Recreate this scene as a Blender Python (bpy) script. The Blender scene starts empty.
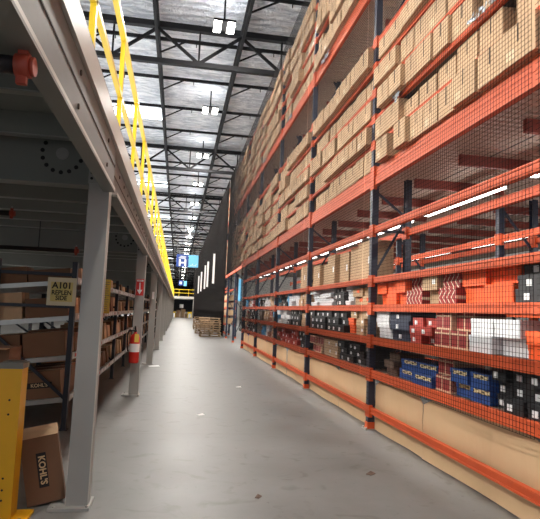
import bpy, math, random
from mathutils import Matrix, Vector
random.seed(7)
S = bpy.context.scene
COL = S.collection
PI = math.pi
R = math.radians

# ------------------------------------------------------------------ camera
H = 1.54
c0 = Vector((0.985, -0.168, 0.040)); c1 = Vector((0.055, 0.088, -0.995)); c2 = Vector((0.164, 0.982, 0.096))
zc = (-c2).normalized(); xc = (c0 - c0.dot(zc) * zc).normalized(); yc = zc.cross(xc)
cam = bpy.data.objects.new('camera', bpy.data.cameras.new('camera'))
COL.objects.link(cam)
cam.matrix_world = Matrix(((xc.x, yc.x, zc.x, 0), (xc.y, yc.y, zc.y, 0), (xc.z, yc.z, zc.z, H), (0, 0, 0, 1)))
cam.data.sensor_fit = 'HORIZONTAL'; cam.data.sensor_width = 36; cam.data.lens = 36
cam.data.clip_start = 0.05; cam.data.clip_end = 400
S.camera = cam
def proj(x, y, z):
    v = Vector((x, y, z - H)); d = -v.dot(zc)
    if d < 0.1: return None
    return (270 + 540 * v.dot(xc) / d, 259.5 - 540 * v.dot(yc) / d, d)

S.view_settings.view_transform = 'Standard'; S.view_settings.look = 'None'
S.view_settings.gamma = 1; S.view_settings.use_curve_mapping = False
S.view_settings.exposure = 0.0
S.cycles.max_bounces = 8; S.cycles.diffuse_bounces = 4; S.cycles.glossy_bounces = 3
S.cycles.sample_clamp_indirect = 4
W = bpy.data.worlds.new('world'); S.world = W; W.use_nodes = True
W.node_tree.nodes['Background'].inputs[0].default_value = (0.75, 0.8, 0.9, 1)
W.node_tree.nodes['Background'].inputs[1].default_value = 0.9

# ------------------------------------------------------------------ materials
def srgb(r, g, b):
    f = lambda c: ((c / 255 + 0.055) / 1.055) ** 2.4 if c > 10 else c / 255 / 12.92
    return (f(r), f(g), f(b), 1)
class NT:
    def __init__(s, m): s.t = m.node_tree; s.n = s.t.nodes
    def add(s, k, **kw):
        n = s.n.new(k)
        for a, v in kw.items():
            if a.startswith('i_'):
                key = a[2:]; key = int(key) if key.isdigit() else key
                if isinstance(v, bpy.types.NodeSocket): s.t.links.new(v, n.inputs[key])
                else: n.inputs[key].default_value = v
            else: setattr(n, a, v)
        return n
    def math(s, op, a, b=0.0):
        n = s.n.new('ShaderNodeMath'); n.operation = op
        for i, v in enumerate((a, b)):
            if isinstance(v, bpy.types.NodeSocket): s.t.links.new(v, n.inputs[i])
            else: n.inputs[i].default_value = v
        return n.outputs[0]
    def link(s, a, b): s.t.links.new(a, b)
def mat(name, col, rough=0.6, metal=0.0, var=0.12, scale=6.0, bump=0.0, spec=0.5, emit=0, coat=0, stretch=None):
    m = bpy.data.materials.new(name); m.use_nodes = True
    t = NT(m); b = t.n['Principled BSDF']
    b.inputs['Roughness'].default_value = rough; b.inputs['Metallic'].default_value = metal
    b.inputs['Specular IOR Level'].default_value = spec
    tc = t.add('ShaderNodeTexCoord')
    vec = tc.outputs['Object']
    if stretch:
        mp = t.add('ShaderNodeMapping', i_Vector=vec); mp.inputs['Scale'].default_value = stretch; vec = mp.outputs[0]
    nz = t.add('ShaderNodeTexNoise', i_Vector=vec, i_Scale=scale, i_Detail=5.0, i_Roughness=0.6)
    oi = t.add('ShaderNodeObjectInfo')
    k = t.math('ADD', t.math('MULTIPLY', t.math('SUBTRACT', nz.outputs[0], 0.5), 2 * var), t.math('MULTIPLY', t.math('SUBTRACT', oi.outputs['Random'], 0.5), var))
    k = t.math('ADD', k, 1.0)
    mx = t.add('ShaderNodeVectorMath', operation='SCALE', i_0=col[:3]); t.link(k, mx.inputs['Scale'])
    t.link(mx.outputs[0], b.inputs['Base Color'])
    if bump:
        bp = t.add('ShaderNodeBump', i_Strength=bump, i_Distance=0.02, i_Height=nz.outputs[0]); t.link(bp.outputs[0], b.inputs['Normal'])
    if emit:
        b.inputs['Emission Color'].default_value = col; b.inputs['Emission Strength'].default_value = emit
    return m
M = {}
M['orange'] = mat('rack_orange', srgb(200, 84, 44), 0.55, spec=0.3, var=0.10)
M['webgrey'] = mat('beam_web_grey', srgb(100, 104, 104), 0.5, var=0.15)
M['shaded_orange'] = mat('shaded_rack_orange', srgb(135, 56, 42), 0.6)  # rack orange darkened, with the tunnel shade put into the colour
M['bounce_pale'] = mat('bounce_pale_top', srgb(228, 236, 244), 0.8)
M['navy'] = mat('rack_navy', srgb(34, 42, 62), 0.45, var=0.2)
M['black'] = mat('black_steel', srgb(24, 25, 29), 0.5, var=0.2)
M['flowpost'] = mat('flow_post', srgb(22, 26, 38), 0.5, var=0.2)
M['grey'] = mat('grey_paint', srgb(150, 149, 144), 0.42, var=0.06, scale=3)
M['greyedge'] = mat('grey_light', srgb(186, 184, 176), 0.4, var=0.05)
M['deckgrey'] = mat('deck_grey', srgb(122, 124, 118), 0.5, metal=0.0, var=0.10, scale=3)
M['yellow'] = mat('yellow_paint', srgb(240, 205, 40), 0.4, var=0.06)
M['guardyellow'] = mat('guard_yellow', srgb(226, 168, 18), 0.45, var=0.08)
M['cap'] = mat('cap_grey', srgb(120, 116, 105), 0.5)
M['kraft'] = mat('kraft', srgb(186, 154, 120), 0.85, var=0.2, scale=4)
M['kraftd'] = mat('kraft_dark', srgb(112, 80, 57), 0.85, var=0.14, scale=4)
M['tape'] = mat('tape', srgb(200, 172, 130), 0.35, var=0.05)
M['slit'] = mat('slit', srgb(52, 38, 30), 0.9)
M['sheet'] = mat('cardboard_sheet', srgb(205, 170, 130), 0.85, var=0.10, scale=1.6, bump=0.1)
M['silver'] = mat('silver_rail', srgb(170, 170, 165), 0.35, metal=0.7, var=0.15, scale=12)
M['roller'] = mat('roller', srgb(150, 150, 146), 0.35, metal=0.6)
M['shelf'] = mat('shelf_steel', srgb(120, 112, 104), 0.5, metal=0.4)
M['white'] = mat('white_card', srgb(225, 226, 228), 0.7, var=0.06)
M['label'] = mat('label_white', srgb(235, 235, 235), 0.6, var=0.03)
M['blackbox'] = mat('black_card', srgb(30, 30, 33), 0.55, var=0.2)
M['navybox'] = mat('navy_card', srgb(36, 44, 66), 0.6, var=0.15)
M['bluebox'] = mat('blue_card', srgb(30, 72, 140), 0.6, var=0.1)
M['lightblue'] = mat('light_blue_card', srgb(90, 170, 220), 0.6)
M['orangebox'] = mat('orange_card', srgb(240, 92, 30), 0.6, var=0.08)
M['redbox'] = mat('red_card', srgb(170, 52, 40), 0.6, var=0.1)
M['brownbox'] = mat('dark_brown_card', srgb(88, 66, 52), 0.8)
M['redpaint'] = mat('red_paint', srgb(200, 40, 30), 0.35)
M['redcap'] = mat('red_cap', srgb(165, 66, 46), 0.5)
M['wood'] = mat('pallet_wood', srgb(176, 148, 116), 0.85, var=0.25, scale=9, stretch=(1, 8, 8))
M['cord'] = mat('net_cord', srgb(23, 21, 21), 0.95, spec=0.1, var=0.5, scale=0.8, stretch=(1, 3, 0.3))
M['ink'] = mat('ink', srgb(20, 18, 18), 0.7)
M['creamsign'] = mat('cream_sign', srgb(190, 183, 155), 0.6)
M['signpatch'] = mat('sign_patch', srgb(188, 172, 105), 0.6)
M['yellowsign'] = mat('yellow_sign', srgb(232, 205, 92), 0.6)
M['plastic'] = mat('plastic_film', srgb(205, 212, 218), 0.2, metal=0.3, var=0.3, scale=40, bump=0.8)
M['darkwall'] = mat('dark_wall', srgb(70, 74, 80), 0.8)
M['wallgrey'] = mat('wall_grey', srgb(150, 150, 148), 0.8, scale=0.5)
M['bluesign'] = mat('banner_blue', srgb(30, 62, 130), 0.6)
M['cyansign'] = mat('banner_cyan', srgb(110, 190, 235), 0.6)
M['lamp'] = mat('lamp_lens', (1, 0.97, 0.9, 1), emit=26)
M['tube'] = mat('tube_lens', (1, 0.98, 0.94, 1), emit=9)
M['skylight'] = mat('skylight_panel', (0.9, 0.96, 1, 1), emit=4.5)
M['roofsteel'] = mat('roof_steel', srgb(22, 22, 24), 0.85, spec=0.15)

def foil():
    m = bpy.data.materials.new('roof_foil'); m.use_nodes = True; t = NT(m); b = t.n['Principled BSDF']
    tc = t.add('ShaderNodeTexCoord')
    mp = t.add('ShaderNodeMapping', i_Vector=tc.outputs['Object']); mp.inputs['Scale'].default_value = (0.9, 2.4, 1)
    n1 = t.add('ShaderNodeTexNoise', i_Vector=mp.outputs[0], i_Scale=1.3, i_Detail=7.0, i_Roughness=0.62, i_Distortion=1.2)
    wv = t.add('ShaderNodeTexWave', bands_direction='Y', i_Vector=tc.outputs['Object'], i_Scale=0.85, i_Distortion=5.0, i_Detail=3.0)
    wv.inputs['Detail Scale'].default_value = 1.4
    n3 = t.add('ShaderNodeTexNoise', i_Vector=tc.outputs['Object'], i_Scale=5.0, i_Detail=4.0, i_Distortion=2.0)
    hgt = t.math('ADD', t.math('MULTIPLY', wv.outputs[1], 0.35), t.math('ADD', t.math('MULTIPLY', n3.outputs[0], 0.5), n1.outputs[0]))
    cr = t.add('ShaderNodeValToRGB', i_Fac=n1.outputs[0])
    cr.color_ramp.elements[0].position = 0.38; cr.color_ramp.elements[0].color = srgb(180, 185, 194)
    cr.color_ramp.elements[1].position = 0.62; cr.color_ramp.elements[1].color = srgb(250, 252, 255)
    t.link(cr.outputs[0], b.inputs['Base Color'])
    b.inputs['Metallic'].default_value = 0.45; b.inputs['Roughness'].default_value = 0.36
    bp = t.add('ShaderNodeBump', i_Strength=0.9, i_Distance=0.22, i_Height=hgt); t.link(bp.outputs[0], b.inputs['Normal'])
    return m
M['foil'] = foil()
def concrete():
    m = bpy.data.materials.new('concrete'); m.use_nodes = True; t = NT(m); b = t.n['Principled BSDF']
    tc = t.add('ShaderNodeTexCoord'); o = tc.outputs['Object']
    n1 = t.add('ShaderNodeTexNoise', i_Vector=o, i_Scale=0.9, i_Detail=8.0, i_Roughness=0.65)
    n2 = t.add('ShaderNodeTexNoise', i_Vector=o, i_Scale=14.0, i_Detail=4.0, i_Roughness=0.7)
    n3 = t.add('ShaderNodeTexNoise', i_Vector=o, i_Scale=3.3, i_Detail=3.0, i_Roughness=0.5, i_Distortion=1.5)
    cr = t.add('ShaderNodeValToRGB', i_Fac=n1.outputs[0])
    cr.color_ramp.elements[0].position = 0.3; cr.color_ramp.elements[0].color = srgb(92, 91, 89)
    cr.color_ramp.elements[1].position = 0.7; cr.color_ramp.elements[1].color = srgb(120, 119, 117)
    spots = t.add('ShaderNodeValToRGB', i_Fac=n2.outputs[0])
    spots.color_ramp.elements[0].position = 0.27; spots.color_ramp.elements[0].color = (0.45, 0.43, 0.4, 1)
    spots.color_ramp.elements[1].position = 0.36; spots.color_ramp.elements[1].color = (1, 1, 1, 1)
    st = t.add('ShaderNodeValToRGB', i_Fac=n3.outputs[0])
    st.color_ramp.elements[0].position = 0.28; st.color_ramp.elements[0].color = (0.7, 0.68, 0.65, 1)
    st.color_ramp.elements[1].position = 0.42; st.color_ramp.elements[1].color = (1, 1, 1, 1)
    mx = t.add('ShaderNodeMix', data_type='RGBA', blend_type='MULTIPLY'); mx.inputs[0].default_value = 1
    t.link(cr.outputs[0], mx.inputs[6]); t.link(spots.outputs[0], mx.inputs[7])
    m2 = t.add('ShaderNodeMix', data_type='RGBA', blend_type='MULTIPLY'); m2.inputs[0].default_value = 1
    t.link(mx.outputs[2], m2.inputs[6]); t.link(st.outputs[0], m2.inputs[7])
    # saw-cut joints
    sx = t.add('ShaderNodeSeparateXYZ', i_Vector=o)
    f = t.math('ABSOLUTE', t.math('SUBTRACT', t.math('FRACT', t.math('DIVIDE', sx.outputs[1], 4.6)), 0.5))
    j = t.math('LESS_THAN', f, 0.0016)
    m3 = t.add('ShaderNodeMix', data_type='RGBA'); t.link(j, m3.inputs[0]); t.link(m2.outputs[2], m3.inputs[6]); m3.inputs[7].default_value = srgb(95, 92, 88)
    t.link(m3.outputs[2], b.inputs['Base Color'])
    rr = t.math('ADD', t.math('MULTIPLY', n1.outputs[0], 0.3), 0.3); t.link(rr, b.inputs['Roughness'])
    bp = t.add('ShaderNodeBump', i_Strength=0.08, i_Distance=0.01, i_Height=n2.outputs[0]); t.link(bp.outputs[0], b.inputs['Normal'])
    return m
M['concrete'] = concrete()
def pattern(name, kind, c_a, c_b):
    m = bpy.data.materials.new(name); m.use_nodes = True; t = NT(m); b = t.n['Principled BSDF']
    b.inputs['Roughness'].default_value = 0.65
    tc = t.add('ShaderNodeTexCoord'); sx = t.add('ShaderNodeSeparateXYZ', i_Vector=tc.outputs['Object'])
    y, z = sx.outputs[1], sx.outputs[2]
    if kind == 'chev':
        w = t.math('MULTIPLY', t.math('ABSOLUTE', t.math('SUBTRACT', t.math('FRACT', t.math('DIVIDE', z, 0.13)), 0.5)), 0.13)
        f = t.math('FRACT', t.math('DIVIDE', t.math('ADD', y, w), 0.085)); k = t.math('LESS_THAN', f, 0.2)
    elif kind == 'grid':
        f1 = t.math('LESS_THAN', t.math('FRACT', t.math('DIVIDE', y, 0.17)), 0.12)
        f2 = t.math('LESS_THAN', t.math('FRACT', t.math('DIVIDE', z, 0.13)), 0.14); k = t.math('MAXIMUM', f1, f2)
    else:
        f1 = t.math('LESS_THAN', t.math('ABSOLUTE', t.math('SUBTRACT', t.math('FRACT', t.math('MULTIPLY', t.math('ADD', t.math('DIVIDE', y, .06), t.math('FLOOR', t.math('MULTIPLY', z, 55.0))), 0.37)), .5)), 0.16); k = f1
    mx = t.add('ShaderNodeMix', data_type='RGBA'); t.link(k, mx.inputs[0]); mx.inputs[6].default_value = c_a; mx.inputs[7].default_value = c_b
    t.link(mx.outputs[2], b.inputs['Base Color']); return m
M['chev'] = pattern('chevron_card', 'chev', srgb(150, 42, 40), srgb(225, 205, 180))
M['argyle'] = pattern('framed_card', 'grid', srgb(140, 40, 38), srgb(205, 170, 140))
M['ribbon'] = pattern('kraft_ribbon', 'txt', srgb(220, 200, 150), srgb(110, 90, 60))
def corrugated():
    m = bpy.data.materials.new('perforated_deck'); m.use_nodes = True; t = NT(m); b = t.n['Principled BSDF']
    b.inputs['Roughness'].default_value = 0.55; b.inputs['Metallic'].default_value = 0.2
    tc = t.add('ShaderNodeTexCoord'); sx = t.add('ShaderNodeSeparateXYZ', i_Vector=tc.outputs['Object'])
    f = t.math('SINE', t.math('MULTIPLY', sx.outputs[1], 2 * PI / 0.11))
    cr = t.add('ShaderNodeMix', data_type='RGBA'); t.link(t.math('LESS_THAN', t.math('FRACT', t.math('DIVIDE', sx.outputs[0], 0.9)), 0.03), cr.inputs[0])
    cr.inputs[6].default_value = srgb(182, 166, 152); cr.inputs[7].default_value = srgb(60, 52, 48)
    t.link(cr.outputs[2], b.inputs['Base Color'])
    bp = t.add('ShaderNodeBump', i_Strength=1.0, i_Distance=0.02, i_Height=f); t.link(bp.outputs[0], b.inputs['Normal'])
    return m
M['deck'] = corrugated()

# ------------------------------------------------------------------ mesh helpers
class MB:
    def __init__(s): s.v = []; s.f = []; s.mi = []; s.sm = []; s.mats = []
    def _m(s, m):
        if m not in s.mats: s.mats.append(m)
        return s.mats.index(m)
    def box(s, x0, x1, y0, y1, z0, z1, m, T=None):
        i = len(s.v); k = s._m(m)
        ps = [(x0, y0, z0), (x1, y0, z0), (x1, y1, z0), (x0, y1, z0), (x0, y0, z1), (x1, y0, z1), (x1, y1, z1), (x0, y1, z1)]
        if T: ps = [tuple(T @ Vector(p)) for p in ps]
        s.v += ps
        for f in ((0, 3, 2, 1), (4, 5, 6, 7), (0, 1, 5, 4), (1, 2, 6, 5), (2, 3, 7, 6), (3, 0, 4, 7)):
            s.f.append([i + a for a in f]); s.mi.append(k); s.sm.append(False)
        return s
    def bar(s, a, b, w, d, m):            # rectangular bar between two points
        a = Vector(a); b = Vector(b); ax = (b - a); L = ax.length; ax.normalize()
        up = Vector((0, 0, 1)) if abs(ax.z) < 0.99 else Vector((0, 1, 0))
        r = ax.cross(up).normalized(); u = r.cross(ax)
        T = Matrix((( r.x, u.x, ax.x, a.x), (r.y, u.y, ax.y, a.y), (r.z, u.z, ax.z, a.z), (0, 0, 0, 1)))
        return s.box(-w / 2, w / 2, -d / 2, d / 2, 0, L, m, T)
    def cyl(s, a, b, r, m, n=12, r2=None, caps=True):
        a = Vector(a); b = Vector(b); ax = (b - a).normalized(); r2 = r if r2 is None else r2
        up = Vector((0, 0, 1)) if abs(ax.z) < 0.9 else Vector((1, 0, 0))
        p = ax.cross(up).normalized(); q = ax.cross(p); i = len(s.v); k = s._m(m)
        for c, rr in ((a, r), (b, r2)):
            for j in range(n):
                t = 2 * PI * j / n; s.v.append(tuple(c + p * math.cos(t) * rr + q * math.sin(t) * rr))
        for j in range(n):
            s.f.append([i + j, i + (j + 1) % n, i + n + (j + 1) % n, i + n + j]); s.mi.append(k); s.sm.append(True)
        if caps:
            s.f.append([i + j for j in range(n)][::-1]); s.f.append([i + n + j for j in range(n)]); s.mi += [k, k]; s.sm += [False, False]
        return s
    def lathe(s, c, prof, m, n=16):
        i = len(s.v); k = s._m(m)
        for r, z in prof:
            for j in range(n):
                t = 2 * PI * j / n; s.v.append((c[0] + r * math.cos(t), c[1] + r * math.sin(t), c[2] + z))
        for a in range(len(prof) - 1):
            for j in range(n):
                s.f.append([i + a * n + j, i + a * n + (j + 1) % n, i + (a + 1) * n + (j + 1) % n, i + (a + 1) * n + j]); s.mi.append(k); s.sm.append(True)
        return s
    def prism(s, pts, axis, t0, t1, m):   # polygon extruded along axis 'x','y','z'
        i = len(s.v); k = s._m(m); n = len(pts)
        for t in (t0, t1):
            for a, b in pts:
                s.v.append({'x': (t, a, b), 'y': (a, t, b), 'z': (a, b, t)}[axis])
        s.f.append([i + j for j in range(n)][::-1]); s.f.append([i + n + j for j in range(n)]); s.mi += [k, k]; s.sm += [False, False]
        for j in range(n):
            s.f.append([i + j, i + (j + 1) % n, i + n + (j + 1) % n, i + n + j]); s.mi.append(k); s.sm.append(False)
        return s
    def mesh(s, name):
        me = bpy.data.meshes.new(name); me.from_pydata(s.v, [], s.f)
        for m in s.mats: me.materials.append(M[m])
        me.polygons.foreach_set('material_index', s.mi); me.polygons.foreach_set('use_smooth', s.sm)
        me.update(); return me
    def build(s, name, parent=None, loc=None, rot=None):
        o = bpy.data.objects.new(name, s.mesh(name)); COL.objects.link(o)
        if parent: o.parent = parent
        if loc: o.location = loc
        if rot: o.rotation_euler = rot
        return o
USED = {}
def tag(o, label, cat, group=None, kind=None):
    n = len(label.split()); assert 4 <= n <= 16, label
    assert label not in USED, label
    USED[label] = 1
    o['label'] = label; o['category'] = cat
    if group: o['group'] = group
    if kind: o['kind'] = kind
    return o
def empty(name, loc, label, cat, group=None):
    o = bpy.data.objects.new(name, None); COL.objects.link(o); o.location = loc; o.empty_display_size = 0.1
    return tag(o, label, cat, group)
def inst(name, me, parent=None, loc=(0, 0, 0), rot=None):
    o = bpy.data.objects.new(name, me); COL.objects.link(o); o.location = loc
    if parent: o.parent = parent
    if rot: o.rotation_euler = rot
    return o
def copy_tree(o, parent=None):
    c = o.copy(); COL.objects.link(c)
    if parent: c.parent = parent
    for ch in o.children: copy_tree(ch, c)
    return c
def struct(name, mb):
    o = mb.build(name); o['kind'] = 'structure'; return o
ORD = ['first', 'second', 'third', 'fourth', 'fifth', 'sixth', 'seventh', 'eighth', 'ninth', 'tenth', 'eleventh', 'twelfth', 'thirteenth', 'fourteenth', 'fifteenth', 'sixteenth', 'seventeenth', 'eighteenth', 'nineteenth', 'twentieth']
ORD += ['twenty-' + o for o in ORD[:9]]
for a_, b_ in (('thirtieth', 'thirty-'), ('fortieth', 'forty-'), ('fiftieth', 'fifty-'), ('sixtieth', 'sixty-'), ('seventieth', 'seventy-')): ORD += [a_] + [b_ + o for o in ORD[:9]]
def text_obj(s, size, parent, name, T, m, extrude=0.0015, bold=0.0, sx=1.0):
    cu = bpy.data.curves.new(name, 'FONT'); cu.body = s; cu.size = size; cu.align_x = 'CENTER'; cu.align_y = 'CENTER'
    cu.extrude = extrude; cu.offset = bold; cu.resolution_u = 3; cu.space_line = 0.85
    tmp = bpy.data.objects.new(name, cu); COL.objects.link(tmp)
    dg = bpy.context.evaluated_depsgraph_get(); dg.update()
    me = bpy.data.meshes.new_from_object(tmp.evaluated_get(dg)); bpy.data.objects.remove(tmp)
    me.transform(T @ Matrix.Diagonal((sx, 1, 1, 1))); me.materials.clear(); me.materials.append(M[m])
    o = bpy.data.objects.new(name, me); COL.objects.link(o)
    if parent: o.parent = parent
    return o
def face_minus_y(x, y, z): return Matrix.Translation((x, y, z)) @ Matrix.Rotation(R(90), 4, 'X')

# ------------------------------------------------------------------ shell
YF = 250.0; YB = -9.0; XL = -26.0; XRW = 14.0; ZR = 11.15
struct('floor', MB().box(XL, XRW, YB, YF, -0.2, 0, 'concrete'))
sky = [(-4.0, -1.3, 26.2, 27.6), (-4.0, -1.3, 42.0, 43.3), (-4.0, -1.3, 9.6, 10.8)] + [(-4.0, -1.3, 58 + 16 * q, 59.4 + 16 * q) for q in range(12)] + [(-13.0, -8.0, 2 + 8 * q, 4 + 8 * q) for q in range(16)]  # unseen row over the mezzanine and far panels added to brighten the ceiling
struct('ceiling', MB().box(XL, XRW, YB, YF, ZR + 0.03, ZR + 0.25, 'foil'))
for i, (a, b, c, d) in enumerate(sky):
    struct('window_%d' % (i + 1), MB().box(a, b, c, d, ZR - 0.02, ZR + 0.03, 'skylight'))
struct('wall_left', MB().box(XL - 0.2, XL, YB, YF, 0, ZR, 'wallgrey'))
struct('wall_right', MB().box(XRW, XRW + 0.2, YB, YF, 0, ZR, 'wallgrey'))
struct('wall_far', MB().box(XL, XRW, YF, YF + 0.2, 0, ZR, 'darkwall'))

# trusses across the aisle
TR = [3.7 + 14 * k for k in range(17)]
NX = [-1.16 + 2.82 * k for k in range(-8, 6)]
tn = ['nearest the camera', 'above the pallet rack front', 'halfway down the aisle', 'beyond the halfway truss', 'near the blue banner', 'past the blue banner', 'just short of the far platform'] + ['beyond the far platform'] * 10
for i, ty in enumerate(TR):
    t = empty('roof_truss', (0, ty, 0), 'black steel roof truss across the aisle, %s from camera, %s' % (ORD[i], tn[i]), 'truss', 'deep roof trusses')
    MB().box(XL, XRW, -0.1, 0.1, 10.85, 11.05, 'roofsteel').build('top_chord', t)
    MB().box(XL, XRW, -0.09, 0.09, 9.62, 9.78, 'roofsteel').build('bottom_chord', t)
    for x in NX:
        if x - 1.41 > XL: MB().bar((x, 0, 10.85), (x - 1.41, 0, 9.75), 0.09, 0.09, 'roofsteel').build('web_member', t)
        if x + 1.41 < XRW: MB().bar((x, 0, 10.85), (x + 1.41, 0, 9.75), 0.09, 0.09, 'roofsteel').build('web_member', t)
        if x + 1.41 < XRW: MB().box(x + 1.38, x + 1.44, -0.03, 0.03, 9.75, 10.9, 'roofsteel').build('web_member', t)
# long joists down the aisle
gx = [(-9.62, 'far over the mezzanine'), (-6.8, 'over the middle of the mezzanine'), (-3.98, 'just left of the yellow railing'), (-1.16, 'above the left edge of the aisle'), (1.66, 'beside the row of lamps'), (4.48, 'over the orange racks')]
for x, d in gx:
    g = empty('roof_joist', (x, 0, 0), 'long black roof joist running down the aisle, %s' % d, 'joist', 'long roof joists')
    MB().box(-0.06, 0.06, YB, YF, 10.86, 10.95, 'roofsteel').build('top_chord', g)
    MB().box(-0.05, 0.05, YB, YF, 10.42, 10.5, 'roofsteel').build('bottom_chord', g)
    w = MB(); y = YB; k = 0
    while y < YF - 0.7:
        w.bar((0, y, 10.46 if k % 2 else 10.9), (0, y + 0.7, 10.9 if k % 2 else 10.46), 0.035, 0.035, 'roofsteel'); y += 0.7; k += 1
    w.build('web_lacing', g)
k = 0; y = 2.3
while y < 245:
    p = MB().box(XL, XRW, -0.035, 0.035, 10.98, 11.1, 'roofsteel')
    for x in (-12.44, -9.62, -6.8, -3.98, -1.16, 1.66, 4.48):
        p.bar((x, 0, 10.5), (x + 0.9, 0, 11.0), 0.05, 0.05, 'roofsteel')
        p.box(x + 1.3, x + 1.33, -0.02, 0.02, 10.85, 11.0, 'roofsteel')
    tag(p.build('roof_purlin', loc=(0, y, 0)), 'thin black roof purlin under the foil, %s from camera' % ORD[k], 'purlin', 'thin roof purlins')
    y += 3.3; k += 1

# high bay lamps
def hb_mesh():
    h = MB().box(-0.34, 0.34, -0.32, 0.32, 0.06, 0.13, 'roofsteel').box(-0.03, 0.03, -0.03, 0.03, 0.13, 0.93, 'roofsteel')
    l = MB().box(-0.32, -0.1, -0.3, 0.3, 0.0, 0.06, 'lamp')
    l2 = MB().box(0.1, 0.32, -0.3, 0.3, 0.0, 0.06, 'lamp')
    return h.mesh('lamp_housing'), l.mesh('lamp_lens'), l2.mesh('lamp_lens')
hbm = hb_mesh()
def lamp(x, y, p, sx, sy, e, z, col=(1, 0.95, 0.88)):
    ld = bpy.data.lights.new('lamp_glow', 'AREA'); ld.shape = 'RECTANGLE'; ld.size = sx; ld.size_y = sy; ld.energy = e; ld.color = col
    o = bpy.data.objects.new('lamp_glow', ld); COL.objects.link(o); o.parent = p; o.location = z
    return o
HBE = 620
rows = [(0.95, 'over the aisle', 0.75), (-7.5, 'over the mezzanine', 1.6), (-15.0, 'added beyond the mezzanine', 5.5), (9.0, 'behind the orange racks', 0.5)]  # outermost left row is unseen, added for side light and ceiling bounce
for rx, rd, re_ in rows:
    for i in range(28 if rx in (0.95, -7.5) else 13):
        y = 16.1 + 7.25 * (i - 2)
        if y < 0 and rx > 5: continue
        t = empty('high_bay_lamp', (rx, y, 10.25), 'bright twin-panel high bay lamp %s, %s from camera' % (rd, ORD[i]), 'lamp', 'high bay lamps ' + rd)
        inst('housing', hbm[0], t); inst('lens', hbm[1], t); inst('lens', hbm[2], t)
        lamp(0, 0, t, 0.62, 0.6, HBE * re_, (0, 0, -0.02))
        lamp(0, 0, t, 0.6, 0.5, HBE * 0.03, (0, 0, 0.15), (0.95, 0.97, 1)).rotation_euler = (PI, 0, 0)  # upward fill added to brighten the ceiling foil

# ------------------------------------------------------------------ right pallet rack
baylab = ['right-edge bay', 'nearest full bay', 'second full bay', 'third full bay', 'fourth full bay', 'bay before passage', 'near passage bay', 'far passage bay']
XR = 2.68
YP = [-0.23, 3.5, 7.22, 10.95, 14.7, 18.42, 22.15, 25.8, 29.5]
LOW = [(0.30, 0.08), (0.80, 0.10), (1.25, 0.10), (1.69, 0.09), (2.07, 0.08), (2.78, 0.09)]
UPA = [(4.0, 0.055), (4.385, 0.055), (4.77, 0.055), (5.16, 0.055), (5.55, 0.08)]
UPB = [(7.07, 0.055), (7.455, 0.055), (7.84, 0.055), (8.23, 0.055), (8.62, 0.08)]
_bc = {}
def beam_mesh(L, h, dbl=False):
    key = (round(L, 2), h, dbl)
    if key in _bc: return _bc[key]
    b = MB()
    if dbl:
        b.box(-0.02, 0.03, 0.05, L - 0.055, -h / 2 + 0.006, 0, 'orange').box(-0.03, 0.03, 0.05, L - 0.055, -h, -h / 2 - 0.006, 'orange').box(-0.012, 0.03, 0.05, L - 0.055, -h / 2 - 0.006, -h / 2 + 0.006, 'navy')
    else:
        b.box(-0.025, 0.025, 0.05, L - 0.05, -h, 0, 'orange').box(-0.031, -0.025, 0.05, L - 0.05, -h, -h + 0.02, 'orange').box(-0.031, -0.025, 0.05, L - 0.05, -0.02, 0, 'orange')
    for ya, yb in ((-0.045, 0.06), (L - 0.09, L - 0.05)):         # hook plates
        b.box(-0.052, -0.046 if ya < 0 else 0.0, ya, yb, -h - 0.05, 0.03, 'orange')
    _bc[key] = b.mesh('beam'); return _bc[key]
def post_mesh(z0, z1):
    b = MB().box(-0.045, -0.03, -0.045, 0.045, z0, z1, 'navy').box(-0.03, 0.045, -0.045, -0.033, z0, z1, 'navy').box(-0.03, 0.045, 0.033, 0.045, z0, z1, 'navy')
    z = z0 + 0.1
    while z < min(z1, 6.6):               # slot rows punched in the face
        for sy in (-0.02, 0.02): b.box(-0.0465, -0.0445, sy - 0.006, sy + 0.006, z, z + 0.02, 'slit')
        z += 0.076
    return b.mesh('post')
PM = {}
def pm(z0, z1):
    if (z0, z1) not in PM: PM[(z0, z1)] = post_mesh(z0, z1)
    return PM[(z0, z1)]
FOOT = MB().box(-0.09, 0.07, -0.08, 0.08, 0, 0.012, 'silver').box(-0.055, 0.05, -0.05, 0.05, 0.012, 0.1, 'orange').cyl((-0.07, -0.06, 0.012), (-0.07, -0.06, 0.035), 0.012, 'silver', 6).cyl((-0.07, 0.06, 0.012), (-0.07, 0.06, 0.035), 0.012, 'silver', 6).mesh('foot_plate')
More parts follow.
